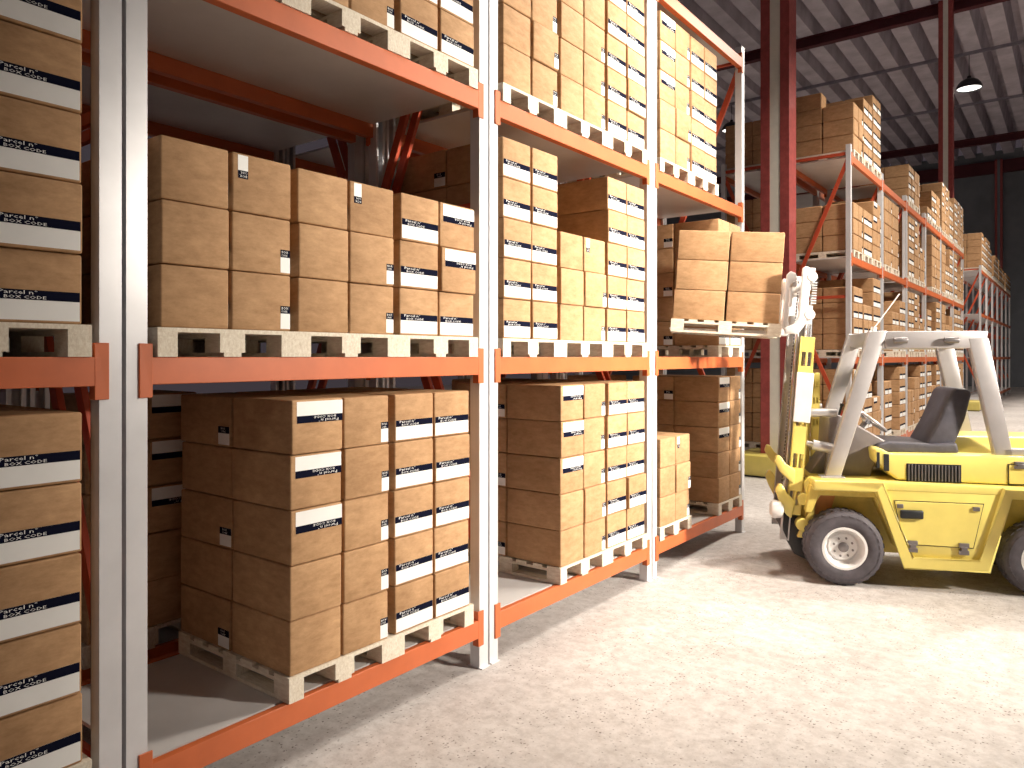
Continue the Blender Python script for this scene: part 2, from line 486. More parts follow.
NEARB = ['cut-off dark', 'near', 'middle', 'end']
BAY_C = [1.65 + 2.7 * (i - 0.5) for i in range(4)]
for i in range(4):
    rack(-AF, BAY_C[i], 2.7, LV, 6.45, 'orange and white pallet rack, %s bay of the front row' % NEARB[i], 'front row rack bays')
XB = -(AF + DEP + 0.18 + DEP)     # rear row faces the other way: its front plane
for i in range(4):
    rack(XB, BAY_C[i], 2.7, LV, 6.45, 'pallet rack standing back to back behind the %s bay' % NEARB[i], 'rear row rack bays', face=-1, detail=False)
P2 = 2.96; T2 = 15.5
FARB = ['first', 'second', 'third', 'fourth', 'fifth', 'sixth']
for i in range(6):
    rack(-AF, T2 + P2 * (i + 0.5), P2, LV, 6.5, 'tall loaded pallet rack beyond the red column, %s bay from its end' % FARB[i], 'far row rack bays')
for i in range(2):
    rack(XB, T2 + P2 * (i + 0.5), P2, LV, 6.5, 'rack bay behind the %s bay beyond the red column' % FARB[i], 'far rear rack bays', face=-1, detail=False)
T3 = 39.6
for i in range(6):
    rack(-AF, T3 + P2 * (i + 0.5), P2, LV, 6.5, 'empty pallet rack near the far wall, %s bay from its end' % FARB[i], 'empty rack bays by the far wall', detail=False)

# ------------------------------------------------------------------ pallets
def pallet_parts():
    out = []
    # local: length 1.2 along x, width 0.8 along y
    d = MB()
    for x0, x1 in ((-0.6, -0.455), (-0.405, -0.305), (-0.235, -0.12), (-0.0725, 0.0725), (0.12, 0.235), (0.305, 0.405), (0.455, 0.6)):
        d.box(x0, x1, -0.4, 0.4, 0.122, 0.144)
    for y0, y1 in ((-0.4, -0.30), (-0.0725, 0.0725), (0.30, 0.4)):
        d.box(-0.6, 0.6, y0, y1, 0.100, 0.1218)
    out.append(('top_deck', d.mesh('top_deck', [M['pallet']]), (0, 0, 0)))
    rn = MB().box(-0.6, 0.6, -0.05, 0.05, 0, 0.022).mesh('bottom_board', [M['pallet']])
    bl = MB().box(-0.0725, 0.0725, -0.05, 0.05, 0.0222, 0.0998).mesh('block', [M['pallet']])
    blc = MB().box(-0.0725, 0.0725, -0.0725, 0.0725, 0.0222, 0.0998).mesh('block', [M['pallet']])
    for y in (-0.35, 0, 0.35):
        out.append(('bottom_board', rn, (0, y, 0)))
        for x in (-0.5275, 0, 0.5275):
            out.append(('block', bl if y else blc, (x, y, 0)))
    return out
PP = pallet_parts()
def far_pallet():
    d = MB(); d.box(-0.6, 0.6, -0.4, 0.4, 0.122, 0.144)
    for y in (-0.35, 0, 0.35): d.box(-0.6, 0.6, y - .05, y + .05, 0.1, 0.1218)
    for y in (-0.35, 0, 0.35):
        d.box(-0.6, 0.6, y - .05, y + .05, 0, 0.022)
        for x in (-0.5275, 0, 0.5275): d.box(x - .0725, x + .0725, y - .05, y + .05, 0.0222, 0.0998)
    return d.mesh('wooden_pallet', [M['pallet']])
FP = far_pallet()
def pallet(m, label, group, detailed=True):
    if detailed:
        t = empty('wooden_pallet', (0, 0, 0)); t.matrix_world = m
        for nm, me, loc in PP:
            p = put(nm, me, t); p.location = loc
    else:
        t = put('wooden_pallet', FP); t.matrix_world = m
    tag(t, label, 'pallet', group)
    return t

# ------------------------------------------------------------------ cardboard boxes and their labels
BW, BD, BHT = 0.364, 0.590, 0.314
def box_mesh(seed):
    rr = random.Random(seed)
    m = MB()
    m.box(-BD / 2, BD / 2, -BW / 2, BW / 2, 0, BHT - 0.003)
    me = m.mesh('cardboard_box', [M['card'], M['dark']], 0.010, seg=3)
    bm = bmesh.new(); bm.from_mesh(me)
    a = rr.uniform(-1, 1) * 0.004; b2 = rr.uniform(-1, 1) * 0.004
    for v in bm.verts:
        zf = v.co.z / BHT
        v.co.z += (a * v.co.x / BD + b2 * v.co.y / BW) * zf * 0.5 - abs(a) * zf * 0.4
    bm.to_mesh(me); bm.free()
    return me
BOXM = [box_mesh(i) for i in range(4)]

def text_mesh(body, size):
    cu = bpy.data.curves.new('txt', 'FONT'); cu.body = body; cu.size = size; cu.resolution_u = 1
    o = bpy.data.objects.new('txt', cu); C.objects.link(o)
    bpy.context.view_layer.update()
    dg = bpy.context.evaluated_depsgraph_get()
    me = bpy.data.meshes.new_from_object(o.evaluated_get(dg))
    vs = [tuple(v.co) for v in me.vertices]; fs = [tuple(p.vertices) for p in me.polygons]
    bpy.data.objects.remove(o); bpy.data.curves.remove(cu); bpy.data.meshes.remove(me)
    return vs, fs
T1 = text_mesh('Parcel n\u00b0', 0.0235); T2x = text_mesh('BOX CODE', 0.0185)
T3s = text_mesh('BOX', 0.019); T4s = text_mesh('CODE', 0.016); T5 = text_mesh('LOT 27', 0.012)

def sticker(m, u0, u1, z0, z1, P, texts, flip):
    """label rectangle on a face; P(u,z,off) gives the 3-D point; band = top third (bottom when flipped)"""
    def q(a0, a1, b0, b1, off, mi, th=0.0006):
        vs = [P(a, b, o) for o in (off, off + th) for a, b in ((a0, b0), (a1, b0), (a1, b1), (a0, b1))]
        m.add(vs, [(0, 1, 2, 3), (7, 6, 5, 4), (0, 4, 5, 1), (1, 5, 6, 2), (2, 6, 7, 3), (3, 7, 4, 0)], mi)
    hb = 0.042
    q(u0, u1, z0, z1, 0.0002, 0)
    if not flip: q(u0, u1, z1 - hb, z1, 0.0009, 1)
    else: q(u0, u1, z0, z0 + hb, 0.0009, 1)
    for (vs, fs), du, dz, sx in texts:
        if not flip: pts = [P(u0 + du + x * sx, z1 - hb + dz + y, 0.0017) for x, y, _ in vs]
        else: pts = [P(u1 - du - x * sx, z0 + hb - dz - y, 0.0017) for x, y, _ in vs]
        m.add(pts, fs, 0)

def label_mesh(kind):
    m = MB()
    F_ = lambda u, z, o: (BD / 2 + o, u, z)            # front face, u = y
    RS = lambda u, z, o: (BD / 2 - u, BW / 2 + o, z)   # right (+y) side, u = distance back from the front
    LS = lambda u, z, o: (-BD / 2 + u, -BW / 2 - o, z) # left (-y) side, u from the back edge
    wide = [(T1, 0.030, 0.0235, 1.75), (T2x, 0.050, 0.0045, 1.7)]
    nar = [(T3s, 0.006, 0.023, 1.1), (T4s, 0.004, 0.006, 0.9)]
    if kind == 'W': sticker(m, -0.174, 0.172, 0.012, 0.140, F_, wide, False)
    if kind == 'U': sticker(m, -0.150, 0.180, 0.176, 0.300, F_, wide, True)
    if kind == 'N':
        sticker(m, 0.116, 0.178, 0.012, 0.140, F_, nar, False)
        sticker(m, 0.008, 0.250, 0.012, 0.140, RS, [], False)
    if kind == 'T':
        sticker(m, -0.150, -0.090, 0.176, 0.300, F_, nar, True)
    if kind == 'S': sticker(m, 0.46, 0.584, 0.012, 0.125, LS, [(T3s, 0.03, 0.023, 1.2), (T4s, 0.03, 0.006, 1.2)], False)
    if kind == 'G': sticker(m, 0.008, 0.250, 0.012, 0.140, RS, [], False)
    me = m.mesh('label', [M['paper'], M['ink']])
    return me
LAB = {k: label_mesh(k) for k in 'WUNTSG'}
LTXT = {'W': 'low-labelled brown', 'U': 'high-labelled brown', 'N': 'corner-labelled brown', 'T': 'small-labelled brown', 'S': 'side-labelled brown', 'G': 'plain brown', '': 'plain brown'}

SPEC = []   # (priority, matrix, kind, label, group)
ORD = ['bottom', 'second', 'third', 'fourth', 'fifth', 'sixth']
SLOT = ['left', 'middle', 'right']
def stack(x_front, y0, z, layers, cols, pname, group, prio, side_open=False, face=1, jit=0.005, rear=True, short=None):
    """boxes 2 wide (y) by 2 deep (x) on a pallet whose left edge is y0; cols = (kinds of left column, kinds of right) from the bottom up"""
    for r in range(2):
        for c in range(2):
            n = layers if short is None else short[r * 2 + c]
            for l in range(n):
                ks = cols[c]; kd = ks[l] if l < len(ks) else ks[-1]
                if kd == '.': kd = ''
                if r == 1: kd = 'S' if (c == 0 and side_open and kd != 'S' and l % 2 == 0 and prio < 40) else ''
                if r == 1 and not rear: continue
                jx = random.uniform(-jit, jit); jy = random.uniform(-jit, jit) * 0.7
                if l == 1 and c == 1 and r == 0 and random.random() < 0.4: jx += 0.015
                bx = x_front - face * (0.008 + BD / 2 + r * (BD + 0.014)) + jx
                by = y0 + 0.39 + (c - 0.5) * (BW + 0.018) * face + jy
                m = Matrix.Translation((bx, by, z + l * (BHT + 0.0005))) @ Matrix.Rotation((0 if face == 1 else PI) + R(random.uniform(-0.6, 0.6)), 4, 'Z')
                vis = (r == 0) or (c == 0 and side_open)
                lab = '%s box, %s layer, %s%s, %s' % (LTXT[kd], ORD[l], 'rear ' if r else '', ('left', 'right')[c] + ('' if r else ' column'), pname)
                SPEC.append((prio + (0 if vis else 500) + 0.01 * l, m, kd, lab, group))

def load(bay, lvl, slot, layers, cols, side_open=False, yoff=0.0, short=None, over=0.02):
    y0 = 1.65 + 2.7 * (bay - 1) + 0.15 + 0.8 * slot + yoff + 0.004
    z = LV[lvl] + 0.0
    xf = -AF + over
    shelf = ['lower', 'middle', 'top'][lvl]
    bn = ['cut-off', 'near', 'middle', 'end'][bay]
    pallet(Matrix.Translation((xf - 0.6, y0 + 0.396, z + 0.001)), 'pale wooden pallet, %s one on the %s shelf of the %s rack bay' % (SLOT[slot], shelf, bn), 'pallets in the front racks')
    stack(xf, y0 - 0.004, z + 0.1455, layers, cols, '%s pallet, %s shelf, %s bay' % (SLOT[slot], shelf, bn), 'boxes in the front racks', bay * 3 + lvl, side_open, short=short)

Wc = ('W', 'W')
NU = ('..UUU', 'N')
# bay 0 (cut off by the picture edge)
load(0, 0, 2, 5, Wc); load(0, 1, 2, 5, Wc)
load(0, 2, 2, 2, Wc)
# bay 1
load(1, 0, 1, 5, ('..UUU', 'N'), True, yoff=-0.05)
load(1, 0, 2, 5, Wc, yoff=-0.05)
load(1, 1, 0, 3, ('GGG', 'NNT'), True)
load(1, 1, 1, 3, ('GGG', 'NNT'), True)
load(1, 1, 2, 3, ('WWW', 'WUU'), True)
load(1, 2, 0, 2, ('G', 'N')); load(1, 2, 1, 3, ('G', 'N')); load(1, 2, 2, 3, Wc)
# bay 2
load(2, 0, 1, 5, ('..UUU', 'N'), True)
load(2, 0, 2, 5, Wc)
load(2, 1, 0, 5, Wc, True)
load(2, 1, 1, 3, ('GGG', 'NNT'), True)
load(2, 1, 2, 5, Wc, True)
load(2, 2, 0, 5, ('G', 'N')); load(2, 2, 1, 5, ('G', 'NNNTN')); load(2, 2, 2, 5, Wc)
# bay 3
load(3, 0, 0, 3, ('G', 'NNT'))
load(3, 0, 2, 5, ('..UUU', 'N'), True)
load(3, 1, 2, 5, ('W', 'W'), True)
load(3, 2, 0, 5, ('..UUU', 'N')); load(3, 2, 1, 5, Wc)

# rear row: a few pallets seen between the front loads (rear rack deck spans AF+DEP+0.18 .. +DEP)
XR2 = -(AF + DEP + 0.18)
def rear_load(y0, lvl, layers, cols, nm, n=35, over=0.01):
    pallet(Matrix.Translation((XR2 + over - 0.6, y0 + 0.4, LV[lvl] + 0.001)), 'wooden pallet in the rear rack, ' + nm, 'pallets in the rear racks')
    stack(XR2 + over, y0, LV[lvl] + 0.1455, layers, cols, nm, 'boxes in the rear racks', n, rear=False)
rear_load(2.05, 0, 5, ('..UUU', '..UUU'), 'lower shelf behind the near bay')
rear_load(-0.1, 0, 4, Wc, 'lower shelf behind the cut-off bay')
rear_load(-0.1, 1, 3, Wc, 'middle shelf behind the cut-off bay')
rear_load(0.7, 1, 5, Wc, 'middle shelf behind left white post')
rear_load(6.1, 1, 4, Wc, 'middle shelf behind the middle bay')
rear_load(6.1, 0, 5, Wc, 'lower shelf behind the middle bay')
rear_load(8.3, 0, 5, Wc, 'lower shelf behind the end bay')
rear_load(5.3, 2, 3, Wc, 'top shelf behind the middle bay')

# far racks
rr = random.Random(11)
fill = {}
for b in range(6):
    for l in range(4):
        for s in range(3):
            fill[(b, l, s)] = rr.choice([5, 5, 4, 5, 3, 5, 4])
for k_ in ((0, 3, 0), ): fill[k_] = 3
fill[(0, 3, 1)] = 4; fill[(0, 3, 2)] = 5
for s in range(3): fill[(1, 3, s)] = 0
fill[(2, 3, 0)] = 3; fill[(2, 3, 1)] = 3; fill[(2, 3, 2)] = 0
fill[(3, 3, 0)] = 1; fill[(3, 3, 1)] = 3; fill[(3, 3, 2)] = 3
for s in range(3): fill[(4, 3, s)] = 5 if s < 2 else 4
for s in range(3): fill[(5, 3, s)] = 5
fill[(1, 0, 1)] = 0; fill[(1, 2, 2)] = 0; fill[(3, 1, 1)] = 2; fill[(3, 2, 0)] = 0; fill[(0, 2, 0)] = 3; fill[(0, 1, 0)] = 4; fill[(0, 1, 1)] = 3; fill[(2, 2, 2)] = 3; fill[(1, 1, 0)] = 0
for b in range(6):
    for l in range(4):
        for s in range(3):
            n = fill[(b, l, s)]
            if not n: continue
            y0 = T2 + P2 * b + 0.20 + s * 0.87
            shelf = ['lowest', 'second', 'third', 'topmost'][l]
            xf = -AF + 0.02
            pallet(Matrix.Translation((xf - 0.6, y0 + 0.4, LV[l] + 0.001)), 'wooden pallet on the %s level, %s in the %s bay beyond the red column' % (shelf, SLOT[s], FARB[b]), 'pallets in the far racks', False)
            cols = rr.choice([Wc, Wc, ('..UUU', 'N'), ('G', 'NNNTN')])
            hid = fill.get((b, l, s - 1), 0) >= n
            stack(xf, y0, LV[l] + 0.1455, n, cols, '%s level, %s bay of far rack' % (shelf, FARB[b]), 'boxes in the far racks', 50 + b * 10 + l + s, side_open=(s == 0), rear=not hid or s == 0, short=[3, 3, 4, 3] if (b, l, s) == (0, 3, 0) else None)
for l in range(4):     # rear far row, end pallets
    n = [5, 5, 4, 3][l]
    pallet(Matrix.Translation((XR2 - 0.61, T2 + 0.20 + 0.4, LV[l] + 0.001)), 'wooden pallet on the %s level at the end of the far rear rack' % ['lowest', 'second', 'third', 'topmost'][l], 'pallets in the far rear rack', False)
    stack(XR2 - 0.01, T2 + 0.20, LV[l] + 0.1455, n, Wc, '%s level, end of rear far rack' % ['lowest', 'second', 'third', 'topmost'][l], 'boxes in the far rear rack', 49, side_open=True)
for b in range(6):     # only the top of the empty racks carries boxes
    for s in range(3):
        n = [[5, 4, 5], [5, 4, 0], [3, 4, 4], [4, 3, 3], [3, 0, 3], [3, 3, 3]][b][s]
        if not n: continue
        y0 = T3 + P2 * b + 0.20 + s * 0.87
        pallet(Matrix.Translation((-AF + 0.02 - 0.6, y0 + 0.4, LV[3] + 0.001)), 'wooden pallet on top of the empty rack, %s in its %s bay' % (SLOT[s], FARB[b]), 'pallets by the far wall', False)
        stack(-AF + 0.02, y0, LV[3] + 0.1455, n, Wc, 'on top of empty far rack', 'boxes by the far wall', 200 + b, side_open=True)

# ------------------------------------------------------------------ forklift frame and its load
Rv = Vector((math.cos(PHI), math.sin(PHI), 0)); Fv = Vector((-math.sin(PHI), math.cos(PHI), 0))
fw = (Rv * -0.974 + Fv * 0.225).normalized()
org = Rv * 3.375 + Fv * 7.51
yaw = math.atan2(fw.y, fw.x)
TRUCK = Matrix.Translation(org) @ Matrix.Rotation(yaw, 4, 'Z')
TILT = R(4.5)
# mast frame: pivot at s=0.49, h=0.40, tilted back
PIV = Vector((0.49, 0, 0.40))
MT = Matrix.Translation(PIV) @ Matrix.Rotation(-TILT, 4, 'Y') @ Matrix.Translation(-PIV)
MT2 = Matrix.Translation((-0.03, 0, 0)) @ Matrix.Translation(PIV) @ Matrix.Rotation(-R(3.7), 4, 'Y') @ Matrix.Translation(-PIV)   # carriage levels off a little
LOADM = TRUCK @ MT2
def L(s, w_, h): return Vector((s, -w_, h))
# load pallet in the mast frame
lp = LOADM @ Matrix.Translation((1.325, -(0.35 + 0.40), 2.53))
pallet(lp @ Matrix.Diagonal((0.97, 1, 1, 1)), 'pale wooden pallet lifted on the forklift forks', 'pallet')
for r in range(2):
    for c in range(2):
        for l in range(3):
            jx = random.uniform(-0.004, 0.004)
            m = lp @ Matrix.Translation(((0.5 - r) * (BD * 0.935 + 0.016) + jx + (0.012 if (l == 0 and r == 0) else 0), (c - 0.5) * (BW + 0.018), 0.1455 + l * (BHT * 1.05 + 0.0005))) @ Matrix.Diagonal((0.935, 1, 1.05, 1))
            SPEC.append((0.5, m, '', 'plain cardboard box lifted by the forklift, %s layer, %s side, %s' % (ORD[l], ('rack', 'driver')[r], ('far column', 'near column')[0 if c == 1 else 1]), 'boxes on the lifted pallet'))

# ------------------------------------------------------------------ place the boxes
SPEC.sort(key=lambda a: a[0])
seen = {}
ind = [s for s in SPEC if s[0] < 500][:300]
rest = [s for s in SPEC if s[0] < 500][300:] + [s for s in SPEC if s[0] >= 500]
for i, (pr, m, kd, lab, grp) in enumerate(ind):
    b = put('cardboard_box', BOXM[i % 4]); b.matrix_world = m
    tag(b, lab, 'box', grp)
    if kd: put('label', LAB[kd], b)
sm_ = MB()
bx_ = [(x, y, z) for x in (-BD / 2, BD / 2) for y in (-BW / 2, BW / 2) for z in (0.001, BHT - 0.003)]
bf_ = [(0, 1, 3, 2), (4, 6, 7, 5), (0, 4, 5, 1), (2, 3, 7, 6), (0, 2, 6, 4), (1, 5, 7, 3)]
def chamfer_box(c):
    hx, hy = BD / 2, BW / 2; h = BHT - 0.004; vs = []; idx = {}
    def P(x, y, z, ax):     # vertex of corner (sx,sy,sz) lying on the face of axis ax
        q = [x * (hx - c), y * (hy - c), (h - c) if z > 0 else c]
        if ax == 0: q[0] = x * hx
        if ax == 1: q[1] = y * hy
        if ax == 2: q[2] = h if z > 0 else 0.001
        k = (x, y, z, ax)
        if k not in idx: idx[k] = len(vs); vs.append(tuple(q))
        return idx[k]
    S = (-1, 1); fs = []
    for a in S:
        fs.append([P(a, -1, -1, 0), P(a, 1, -1, 0), P(a, 1, 1, 0), P(a, -1, 1, 0)])
        fs.append([P(-1, a, -1, 1), P(1, a, -1, 1), P(1, a, 1, 1), P(-1, a, 1, 1)])
        fs.append([P(-1, -1, a, 2), P(1, -1, a, 2), P(1, 1, a, 2), P(-1, 1, a, 2)])
        for b in S:
            fs.append([P(a, b, -1, 0), P(a, b, 1, 0), P(a, b, 1, 1), P(a, b, -1, 1)])
            fs.append([P(a, -1, b, 0), P(a, 1, b, 0), P(a, 1, b, 2), P(a, -1, b, 2)])
            fs.append([P(-1, a, b, 1), P(1, a, b, 1), P(1, a, b, 2), P(-1, a, b, 2)])
            for d in S: fs.append([P(a, b, d, 0), P(a, b, d, 1), P(a, b, d, 2)])
    return vs, fs
CHV, CHF = chamfer_box(0.016)
def slab(m, u0, u1, z0, z1, o0, o1, mi):
    vs = [m @ Vector((BD / 2 + o, u, z)) for o in (o0, o1) for u, z in ((u0, z0), (u1, z0), (u1, z1), (u0, z1))]
    sm_.add(vs, [(0, 1, 2, 3), (7, 6, 5, 4), (0, 4, 5, 1), (1, 5, 6, 2), (2, 6, 7, 3), (3, 7, 4, 0)], mi)
for pr, m, kd, lab, grp in rest:
    cr = 0.012
    xs = []
    # box with chamfered corners
    sm_.add([m @ Vector(p) for p in CHV], CHF, 0)
    if kd == 'W': slab(m, -0.172, 0.17, 0.012, 0.10, 0.0, 0.002, 1); slab(m, -0.172, 0.17, 0.10, 0.14, 0.0, 0.002, 2)
    if kd == 'U': slab(m, -0.15, 0.178, 0.218, 0.30, 0.0, 0.002, 1); slab(m, -0.15, 0.178, 0.176, 0.218, 0.0, 0.002, 2)
    if kd == 'N': slab(m, 0.116, 0.178, 0.012, 0.10, 0.0, 0.002, 1); slab(m, 0.116, 0.178, 0.10, 0.14, 0.0, 0.002, 2)
st = sm_.build('stacked_cardboard_boxes', [M['card'], M['paper'], M['ink']])
tag(st, 'remaining brown cardboard boxes with white labels stacked in the distant racks', 'boxes', None, 'stuff')
for i, a in enumerate(SPEC):
    for b in SPEC[i + 1:]:
        if (a[1].translation - b[1].translation).length < 0.25: print('DUP', a[3], '|', b[3])
print('BOXES', len(ind), len(rest))

# ------------------------------------------------------------------ forklift
FK = empty('forklift', org, yaw)
tag(FK, 'yellow forklift truck with grey overhead guard lifting a pallet of boxes', 'forklift')
FW = 1.5
def sh(p, q, d): return (p, -d, q)     # profile (s,h) extruded across w
def mastx(p): return MT @ p
def cargx(p): return MT2 @ (p + Vector((0.03, 0, 0.0)))
# wheels
def wheel(s, w0, w1, h, r, rim, outer, name, label):
    """outer=-1: outer face at w0 (camera side)"""
    c = ((w0 + w1) / 2); hw = (w1 - w0) / 2
    t = MB()
    pr = [(rim, -hw * 0.80), (rim + 0.02, -hw * 0.95), (rim + 0.07, -hw * 1.0), (r - 0.07, -hw * 0.98), (r - 0.03, -hw * 0.90), (r - 0.012, -hw * 0.72), (r - 0.004, -hw * 0.4), (r - 0.004, hw * 0.4),
          (r - 0.012, hw * 0.72), (r - 0.03, hw * 0.90), (r - 0.07, hw * 0.98), (rim + 0.07, hw), (rim + 0.02, hw * 0.95), (rim, hw * 0.8)]
    t.lathe(pr, (s, -c, h), (0, 1, 0), 48)
    nl = 30
    for i in range(nl):      # tread lugs
        for sg in (-1, 1):
            a = 2 * PI * (i + (0.5 if sg > 0 else 0)) / nl
            rd = Vector((math.cos(a), 0, math.sin(a))); tg = Vector((-math.sin(a), 0, math.cos(a)))
            for d0, d1, rr0, rr1 in ((0.06, 0.62, r - 0.02, r), (0.62, 1.00, r - 0.06, r - 0.014)):
                vs = []
                for dd in (d0, d1):
                    for ta in (-0.021, 0.021):
                        for q in (rr0, rr1 if dd == d0 or d0 < 0.5 else rr1 - 0.035):
                            p = Vector((s, -c, h)) + rd * q + tg * ta; p.y += sg * dd * hw
                            vs.append(p)
                t.add(vs, [(0, 1, 3, 2), (4, 6, 7, 5), (0, 4, 5, 1), (2, 3, 7, 6), (0, 2, 6, 4), (1, 5, 7, 3)])
    wo = t.build(name, M['rubber'], FK)
    o = 1 if outer < 0 else -1       # +y is the camera side
    y0 = -c
    rm = MB()
    rm.lathe([(rim + 0.012, o * hw * 0.84), (rim + 0.012, o * hw * 0.93), (rim - 0.012, o * hw * 0.93), (rim - 0.025, o * hw * 0.70), (rim - 0.035, o * hw * 0.30), (rim * 0.72, o * hw * 0.15),
              (rim * 0.62, o * hw * 0.32), (rim * 0.30, o * hw * 0.36), (0.0, o * hw * 0.36)], (s, y0, h), (0, 1, 0), 40)
    ro = rm.build('rim', M['white'], wo); ro['label'] = 'off-white steel rim'
    hb = MB().lathe([(0.05, o * hw * 0.34), (0.05, o * hw * 0.50), (0.035, o * hw * 0.56), (0.0, o * hw * 0.56)], (s, y0, h), (0, 1, 0), 20)
    hb.build('hub_cap', M['steel'], wo)
    nt = MB()
    for i in range(8):
        a = 2 * PI * i / 8 + 0.3
        px_, pz_ = s + math.cos(a) * rim * 0.46, h + math.sin(a) * rim * 0.46
        nt.cyl((px_, y0 + o * hw * 0.32, pz_), (px_, y0 + o * hw * 0.45, pz_), 0.011, 8)
    nt.build('lug_nuts', M['steel'], wo)
wheel(0.0, 0.0, 0.27, 0.383, 0.383, 0.205, -1, 'front_wheel', '')
wheel(0.0, FW - 0.27, FW, 0.383, 0.383, 0.205, 1, 'front_wheel', '')
wheel(-1.80, 0.03, 0.29, 0.36, 0.36, 0.19, -1, 'rear_wheel', '')
wheel(-1.80, FW - 0.29, FW - 0.03, 0.36, 0.36, 0.19, 1, 'rear_wheel', '')
MB().cyl(L(0, 0.2, 0.383), L(0, FW - 0.2, 0.383), 0.09, 16).box(-0.14, 0.14, -0.95, -0.55, 0.26, 0.52).build('front_axle', M['steel'], FK, 0.01)
MB().cyl(L(-1.8, 0.2, 0.36), L(-1.8, FW - 0.2, 0.36), 0.07, 16).build('rear_axle', M['steel'], FK)

# chassis
ch = MB().prism([(0.30, 0.98), (0.34, 0.62), (0.24, 0.42), (-0.45, 0.30), (-2.70, 0.30), (-2.75, 0.98)], sh, 0.30, FW - 0.30)
ch.build('chassis', M['yellowd'], FK, 0.01)
# fender deck: one plate over the wheels
MB().prism([(0.30, 1.065), (0.30, 1.00), (-0.40, 0.985), (-2.75, 0.97), (-2.75, 1.05), (-0.36, 1.075)], sh, 0.03, FW - 0.03).build('deck_plate', M['yellow'], FK, 0.012)
# front wheel arch liner
MB().prism([(0.31, 1.0), (0.36, 0.72), (0.30, 0.72), (0.23, 0.90), (-0.30, 0.90), (-0.50, 0.40), (-0.58, 0.40), (-0.42, 1.0)], sh, 0.10, 0.30).prism(
    [(0.31, 1.0), (0.36, 0.72), (0.30, 0.72), (0.23, 0.90), (-0.30, 0.90), (-0.50, 0.40), (-0.58, 0.40), (-0.42, 1.0)], sh, FW - 0.30, FW - 0.10).build('wheel_arch', M['yellowd'], FK, 0.006)
# side step boxes with a raised border and a door
def side(near):
    a = (lambda v: v) if near else (lambda v: FW - v)
    o = MB().prism([(-0.36, 0.99), (-0.60, 0.26), (-1.29, 0.25), (-1.46, 0.99)], sh, a(0.035), a(0.33))
    sb = o.build('step_box', M['yellow'], FK, 0.008)
    path = [(0.30, 1.018), (-0.325, 1.018), (-0.600, 0.285), (-1.275, 0.275), (-1.475, 1.0), (-2.74, 0.975)]
    wd = 0.105
    # mitred border swept along the path
    P_ = [Vector((p[0], p[1])) for p in path]; inn = []; out = []
    for i, p in enumerate(P_):
        d0 = (P_[i] - P_[i - 1]).normalized() if i else (P_[1] - P_[0]).normalized()
        d1 = (P_[i + 1] - P_[i]).normalized() if i < len(P_) - 1 else d0
        n0 = Vector((-d0.y, d0.x)); n1 = Vector((-d1.y, d1.x)); nn = (n0 + n1).normalized()
        k_ = wd / 2 / max(0.4, nn.dot(n0))
        inn.append(p + nn * k_); out.append(p - nn * k_)
    fr = MB()
    for i in range(len(P_) - 1):
        fr.prism([tuple(inn[i]), tuple(inn[i + 1]), tuple(out[i + 1]), tuple(out[i])], sh, a(0.0), a(0.10))
    bm_me = fr
    fr.build('fender_border', M['yellow'], FK, 0.02, seg=3)
    dr = MB().prism([(-0.470, 0.885), (-0.555, 0.46), (-1.175, 0.455), (-1.265, 0.885)], sh, a(0.024), a(0.037))
    dark = MB().prism([(-0.462, 0.893), (-0.549, 0.453), (-1.181, 0.448), (-1.273, 0.893)], sh, a(0.031), a(0.036))
    dk = dark.build('door_gasket', M['black'], sb)
    dd = dr.build('service_door', M['yellow'], sb, 0.004)
    for s_ in (-0.63, -1.09):
        la = MB().box(s_ - 0.045, s_ + 0.045, -a(0.0), -a(0.03), 0.455, 0.50).box(s_ - 0.045, s_ + 0.045, -a(0.0), -a(0.03), 0.385, 0.43).box(s_ - 0.028, s_ + 0.028, -a(-0.005), -a(0.03), 0.42, 0.465)
        la.build('latch', M['steel'], sb, 0.006)
    for s_ in (-0.515, -1.20):
        MB().box(s_ - 0.03, s_ + 0.03, -a(0.005), -a(0.03), 0.82, 0.86).build('hinge', M['steel'], sb, 0.005)
    MB().box(-0.515, -0.725, -a(-0.012), -a(0.03), 0.72, 0.805).build('grab_handle', M['black'], sb, 0.014)
side(True); side(False)

# upper body with rounded near corner, vents, slots and hatch
ub = MB()
pr = [(-0.300, 1.395), (-0.315, 1.265), (-0.51, 1.085), (-2.75, 1.055), (-2.75, 1.34), (-1.3, 1.355), (-0.46, 1.345), (-0.36, 1.40)]
def wedge(p, q, d):   # nose narrows towards the top front
    return (p, -d, q)
ub.prism(pr, wedge, 0.12, FW - 0.12)
ubo = ub.build('engine_cover', M['yellow'], FK, 0.022, seg=3)
hm = MB()
def lvl(z, s0, s1, w0): return [(s0, -w0, z), (s1, -w0, z), (s1, -(FW - w0), z), (s0, -(FW - w0), z)]
vv = lvl(1.33, -0.98, -2.74, 0.33) + lvl(1.515, -1.12, -2.70, 0.46)
hm.add(vv, [(0, 1, 5, 4), (1, 2, 6, 5), (2, 3, 7, 6), (3, 0, 4, 7), (4, 5, 6, 7), (3, 2, 1, 0)])
hm.build('rear_hood', M['yellow'], FK, 0.03, seg=3)
gr = MB().box(-0.60, -1.10, -0.116, -0.125, 1.075, 1.255)
gro = gr.build('vent_grille', M['black'], ubo)
vn = MB()
for i in range(16):
    s_ = -0.615 - i * 0.0305
    vn.prism([(s_, 1.085), (s_ - 0.012, 1.085), (s_ - 0.012, 1.245), (s_, 1.245)], sh, 0.105, 0.118)
vn.build('slats', M['steel'], gro, 0.002)
MB().box(-0.325, -0.352, -0.113, -0.16, 1.20, 1.36).box(-0.39, -0.44, -0.112, -0.14, 1.17, 1.345).build('air_slot', M['black'], ubo, 0.004)
